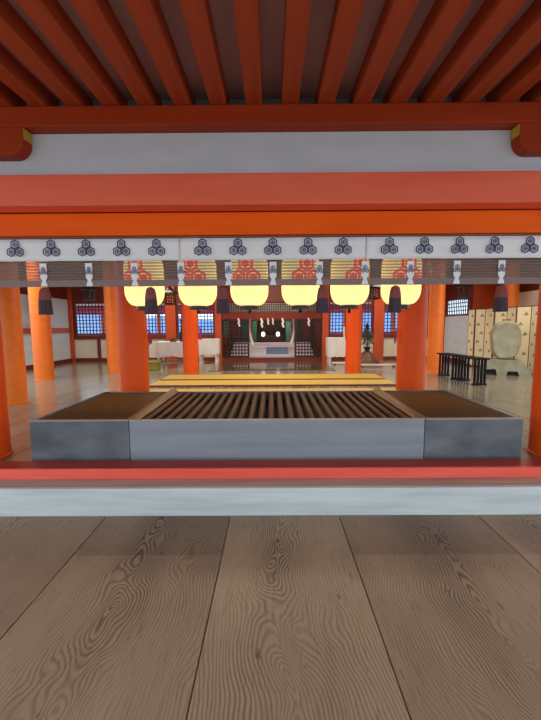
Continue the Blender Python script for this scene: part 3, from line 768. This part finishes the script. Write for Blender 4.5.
# ornamental pine in front of the right window
t = thing('ornamental_tree', 'dark green ornamental tree on a brown draped stand before the right lattice window', 'tree', (3.05, 10.9, 0))
bm = bmesh.new(); lathe(bm, [(.42, .0), (.40, .06), (.22, .30), (.10, .42), (.02, .43)], 22); obj('draped_stand', bm, M['brown'], t, smooth=True)
bm = bmesh.new(); lathe(bm, [(.07, .431), (.10, .50), (.12, .56), (.10, .57)], 16); obj('pot', bm, M['black'], t, smooth=True)
bm = bmesh.new(); tube(bm, [(0, 0, .55), (.02, 0, .8), (-.01, 0, 1.15), (0, 0, 1.3)], [.03, .026, .018, .008]); obj('stem', bm, M['brown'], t)
bm = bmesh.new()
for k in range(420):
    z = .62 + .68 * random.random(); f_ = .24 * (1 - (z - .62) / .74) + (.10 if .95 < z < 1.1 else 0)
    a = random.random() * 6.28; r = f_ * sqrt(random.random()); s_ = .028
    c = Vector((r * cos(a), r * sin(a), z)); d = Vector((random.uniform(-1, 1), random.uniform(-1, 1), random.uniform(-.6, 1))).normalized(); u = d.orthogonal().normalized()
    bm.faces.new([bm.verts.new(c - d * s_ * 1.6), bm.verts.new(c + u * s_ * .6), bm.verts.new(c + d * s_ * 1.6), bm.verts.new(c - u * s_ * .6)])
obj('needles', bm, M['leaf'], t)
# low white kerb boards on the floor on the right
for x0, x1, y, lab in ((1.9, 2.5, 10.7, 'low white board on the floor left of the back right pillar'), (2.62, 3.72, 10.1, 'low white board on the floor in front of the ornamental tree')):
    t = thing('low_board', lab, 'board', ((x0 + x1) / 2, y, 0), 0, 'low white boards')
    obj('board_top', boxm(-(x1 - x0) / 2, (x1 - x0) / 2, -.05, .05, .05, .09, bv=.004), M['cloth'], t)
    for s in (-1, 1): obj('board_foot', boxm(s * ((x1 - x0) / 2 - .08) - .03, s * ((x1 - x0) / 2 - .08) + .03, -.04, .04, 0, .049), M['brown'], t)
# coloured ribbon streamers on the pillars
for px, py, s, lab, m1, m2 in ((-2.09, 5.12, 1, 'red ribbon streamer on the inner side of the front left pillar', 'redcloth', 'redcloth'),
                       (-2.17, 9.06, 1, 'red ribbon streamer on the inner side of the back left pillar', 'redcloth', 'magenta'),
                       (2.17, 9.06, -1, 'white and magenta ribbon streamer on the inner side of the back right pillar', 'cloth', 'magenta'),
                       (2.10, 5.12, -1, 'red and white ribbon streamer on the inner side of the front right pillar', 'redcloth', 'cloth')):
    big = .6 if py < 6 else 1
    z = 1.22 if py > 6 else 1.17
    t = thing('ribbon_streamer', lab, 'ribbon', (px + s * .262, py - .03, z - .36 * big), 0, 'ribbon streamers on pillars')
    h = .36 * big
    bm = bmesh.new(); prism(bm, [(-.018, h), (.018, h), (.03 * big, .05), (-.012, 0)], 'y', -.012, -.006); obj('front_ribbon', bm, M[m1], t)
    bm = bmesh.new(); prism(bm, [(-.016, h), (.02, h), (.055 * big, .02), (.01, .04)], 'y', .0, .006); obj('rear_ribbon', bm, M[m2], t)
    bm = bmesh.new(); tube(bm, [(-s * .047, .03, h), (s * .0, 0, h + .03)], .008); obj('nail', bm, M['bronze'], t)
# hanging bronze lanterns at the back
hl = None
for x, y, z, lab in ((-5.45, 10.3, 2.02, 'dark bronze hanging lantern before the far left lattice window'), (-2.95, 10.0, 1.86, 'dark bronze hanging lantern left of the back left pillar'),
                  (2.98, 10.0, 1.98, 'dark bronze hanging lantern right of the back right pillar'), (5.55, 10.0, 2.02, 'dark bronze hanging lantern above the low black tables')):
    t = thing('hanging_lantern', lab, 'hanging lantern', (x, y, z), 0, 'bronze hanging lanterns')
    if hl is None:
        pr = []
        bm = bmesh.new(); lathe(bm, [(.10, 0), (.19, .02), (.19, .05), (.15, .06)], 6); pr.append(obj('lantern_base', bm, M['bronze'], t))
        bm = bmesh.new()
        for k in range(6):
            a = k * pi / 3; tube(bm, [(.14 * cos(a), .14 * sin(a), .06), (.14 * cos(a), .14 * sin(a), .33)], .015, 6)
        for k in range(6):
            a, b_ = k * pi / 3, (k + 1) * pi / 3
            for z_ in (.12, .2, .28): tube(bm, [(.14 * cos(a), .14 * sin(a), z_), (.14 * cos(b_), .14 * sin(b_), z_)], .008, 6)
        pr.append(obj('lantern_cage', bm, M['bronze'], t))
        bm = bmesh.new(); lathe(bm, [(.24, .33), (.25, .345), (.13, .42), (.05, .50), (.02, .56)], 6); pr.append(obj('lantern_roof', bm, M['bronze'], t))
        bm = bmesh.new(); tube(bm, [(0, 0, .56), (0, 0, .95)], .008); pr.append(obj('lantern_chain', bm, M['bronze'], t))
        hl = pr
    else:
        for q in hl: share(q, q.name.split('.')[0], t)

# eight-legged black offering tables
ot = None
for y, x, lab in ((8.02, 4.23, 'low black eight-legged offering table nearer the orange pillar'), (7.24, 4.27, 'low black eight-legged offering table nearer the offertory box')):
    t = thing('black_offering_table', lab, 'table', (x, y, 0), .04, 'black offering tables')
    if ot is None:
        pr = [obj('tabletop', boxm(-.15, .15, -.36, .36, .53, .56, bv=.004), M['table_black'], t)]
        for sy in (-1, 1):
            for k in range(4):
                x_ = -.105 + .07 * k
                pr.append(obj('leg', boxm(x_ - .017, x_ + .017, sy * .28 - .02, sy * .28 + .02, .031, .529), M['table_black'], t))
            pr.append(obj('foot_rail', boxm(-.14, .14, sy * .28 - .03, sy * .28 + .03, 0, .03), M['table_black'], t))
        ot = pr
    else:
        for q in ot: share(q, q.name.split('.')[0], t)

# folding screen
fs = thing('folding_screen', 'tall cream folding screen printed with rows of small crests, behind the covered drum', 'screen', (6.2, 9.2, 0))
knots = [(5.98, 10.42), (5.96, 10.05), (6.18, 9.92), (6.13, 9.45), (6.38, 9.30), (6.30, 8.84), (6.47, 8.55), (6.30, 8.08)]
for i, ((xa, ya), (xb, yb)) in enumerate(zip(knots, knots[1:])):
    a = Vector((xa, ya)); b_ = Vector((xb, yb)); d = b_ - a; L_ = d.length; ang = atan2(d.y, d.x)
    p = bpy.data.objects.new('screen_panel', None)
    bm = bmesh.new(); box(bm, .018, L_ - .018, -.012, .012, .05, 1.68)
    p = obj('screen_panel', bm, M['screen'], fs, loc=(xa - 6.2, ya - 9.2, 0), rot=(0, 0, ang))
    bm = bmesh.new()
    box(bm, .002, .018, -.016, .016, .02, 1.70); box(bm, L_ - .018, L_ - .002, -.016, .016, .02, 1.70); box(bm, .018, L_ - .018, -.016, .016, .02, .049); box(bm, .018, L_ - .018, -.016, .016, 1.681, 1.70)
    obj('panel_frame', bm, M['screen_edge'], p)
    for r in range(6):
        cx = L_ * (.32 if r % 2 else .66); cz = 1.50 - r * .25
        if i == 0 and r == 0:
            bm = bmesh.new()
            for ox, oz in ((0, .026), (-.025, -.014), (.025, -.014)): prism(bm, [(ox + h_[0], oz + h_[1]) for h_ in hexagon(.024)], 'y', -.0165, -.0125)
            cp = obj('crest_print', bm, M['crest_brown'], p, loc=(cx, 0, cz))
        else: share(cp, 'crest_print', p, (cx, 0, cz))

# covered drum on a draped stand
dr = thing('covered_drum', 'large round drum under an olive grey cloth on a draped stand before the folding screen', 'drum', (5.77, 8.45, 0), -.42)
bm = bmesh.new(); n = 48
def drum_pt(a, k):
    # slightly egg-shaped outline, lumpy with the cloth
    rx = .30 * k * (1 + .035 * sin(3 * a + .6) + .02 * sin(7 * a)); rz_ = .475 * k * (1 + .03 * sin(2 * a + 1) + .015 * sin(9 * a))
    return rx * (abs(cos(a)) ** .82) * (1 if cos(a) >= 0 else -1), rz_ * (abs(sin(a)) ** .82) * (1 if sin(a) >= 0 else -1) + .86
lay = [(-.20, .80), (-.215, .90), (-.20, .97), (-.15, 1.0), (0, 1.03), (.15, 1.0), (.19, .93), (.2, .8)]
rings = []
for y, k in lay:
    ring = []
    for i in range(n):
        a = 2 * pi * i / n; x, z = drum_pt(a, k); ring.append(bm.verts.new((x, y + .008 * sin(5 * a), z)))
    rings.append(ring)
for a_, b_ in zip(rings, rings[1:]):
    for i in range(n): bm.faces.new((a_[i], a_[(i + 1) % n], b_[(i + 1) % n], b_[i]))
bm.faces.new(rings[0]); bm.faces.new(rings[-1][::-1])
obj('drum_cloth', bm, M['drumcloth'], dr, smooth=True)
bm = bmesh.new(); prism(bm, [(-.08, 1.335), (.1, 1.335), (.09, 1.375), (-.07, 1.375)], 'y', -.03, .03); obj('top_knot', bm, M['drumside'], dr)
bm = bmesh.new()
prof = [(-.52, 0), (-.48, .14), (-.38, .30), (-.30, .385), (.30, .385), (.38, .30), (.50, .16), (.56, 0), (.30, 0), (.26, .11), (.06, .11), (.03, 0), (-.16, 0), (-.19, .15), (-.40, .13), (-.42, 0)]
prism(bm, prof, 'y', -.22, .22); obj('stand_cloth', bm, M['drumcloth'], dr)
obj('stand_core', boxm(-.38, .36, -.19, .15, .001, .10), M['inside'], dr)
# dark post at the right end of the screen
tag(obj('screen_post', boxm(6.20, 6.26, 7.93, 7.98, 0, 1.72, bv=.004), M['black']), 'thin dark upright at the right end of the folding screen', 'post')

# ------------------------------------------------------------------ outside, seen through the lattice windows
struct('ground_sea', boxm(-60, 60, 18.5, 120, -1.6, -1.5), M['sea'])
bm = bmesh.new()
hx = [-130 + 4 * i for i in range(66)]
prism(bm, [(-130, -1.6)] + [(x, 5.2 + 1.6 * sin(x * .06) + .8 * sin(x * .17 + 1)) for x in hx] + [(130, -1.6)], 'y', 118, 150)
struct('hills', bm, M['hill'])
def corridor(x0, x1, lab):
    t = thing('corridor', lab, 'corridor', ((x0 + x1) / 2, 24, -1.45), 0, 'red corridors across the water')
    w = (x1 - x0) / 2; n = 7
    for k in range(n):
        x = -w + .2 + (2 * w - .4) * k / (n - 1); bm = bmesh.new(); lathe(bm, [(.14, 0), (.14, 3.6)], 12); obj('corridor_post', bm, M['post'], t, loc=(x, 0, 0), smooth=True)
    obj('corridor_deck', boxm(-w, w, .3, 2.2, .9, 1.2), M['post'], t)
    obj('corridor_beam', boxm(-w, w, -.2, 2.2, 3.62, 4.1), M['redcloth'], t)
    bm = bmesh.new(); prism(bm, [(-1.2, 4.11), (2.8, 4.11), (1.0, 5.1), (.6, 5.1)], 'x', -w - .3, w + .3); obj('corridor_roof', bm, M['brown'], t)
corridor(-16, -3.8, 'red roofed corridor over the water beyond the left lattice windows')
corridor(3.8, 11, 'red roofed corridor over the water beyond the right lattice windows')

# ------------------------------------------------------------------ lights
def area(name, loc, rot, size, power, col, sy=None):
    l = bpy.data.lights.new(name, 'AREA'); l.energy = power; l.color = col; l.size = size
    if sy: l.shape = 'RECTANGLE'; l.size_y = sy
    o = bpy.data.objects.new(name, l); COL.objects.link(o); o.location = loc; o.rotation_euler = rot; return o
def point(name, loc, power, col, r=.1):
    l = bpy.data.lights.new(name, 'POINT'); l.energy = power; l.color = col; l.shadow_soft_size = r
    o = bpy.data.objects.new(name, l); COL.objects.link(o); o.location = loc; return o
WARM = (1, .88, .70)
for k, (x, y) in enumerate([(-5.6, 7.0), (-1.1, 7.2), (1.1, 7.2), (5.4, 7.2), (-3.4, 10.6), (3.4, 10.6), (0, 10.6)]):
    area('hall_fill', (x, y, 2.95), (0, 0, 0), .8, 54, WARM)  # added ceiling fill to brighten the hall, no visible fixture
point('sanctuary_fill', (-.9, 13.6, 2.4), 45, WARM, .15)  # pair of unseen fills added to brighten the room behind the gate
point('sanctuary_fill', (.9, 13.6, 2.4), 45, WARM, .15)

w = bpy.data.worlds.new('World'); S.world = w; w.use_nodes = True
nt = w.node_tree; nt.nodes.clear()
wo = nt.nodes.new('ShaderNodeOutputWorld'); bg = nt.nodes.new('ShaderNodeBackground'); nt.links.new(bg.outputs[0], wo.inputs[0])
bg.inputs[1].default_value = 2.3
# overcast blue-white sky above the horizon, darker water and ground below it
tcw = nt.nodes.new('ShaderNodeTexCoord'); spw = nt.nodes.new('ShaderNodeSeparateXYZ'); nt.links.new(tcw.outputs['Generated'], spw.inputs[0])
rpw = nt.nodes.new('ShaderNodeValToRGB'); nt.links.new(math_node(nt, 'ADD', math_node(nt, 'MULTIPLY', spw.outputs[2], vb=.5), vb=.5), rpw.inputs[0])
rpw.color_ramp.elements[0].position = .485; rpw.color_ramp.elements[0].color = (.34, .36, .36, 1)
rpw.color_ramp.elements[1].position = .505; rpw.color_ramp.elements[1].color = (.72, .86, 1.0, 1)
nt.links.new(rpw.outputs[0], bg.inputs[0])

# ------------------------------------------------------------------ camera
cam = bpy.data.cameras.new('Camera'); co = bpy.data.objects.new('Camera', cam); COL.objects.link(co)
cam.sensor_fit = 'HORIZONTAL'; cam.sensor_width = 36; cam.lens = 36 * 340 / 541
cam.clip_start = .05; cam.clip_end = 300
R = Matrix.Rotation(radians(.25), 4, 'Z') @ Matrix.Rotation(radians(90 - 5.71), 4, 'X') @ Matrix.Rotation(radians(-.35), 4, 'Z')
co.matrix_world = Matrix.Translation((0, 0, 1.24)) @ R
S.camera = co
S.view_settings.view_transform = 'Standard'; S.view_settings.look = 'None'
S.view_settings.exposure = 0.0; S.view_settings.gamma = 1; S.view_settings.use_curve_mapping = False
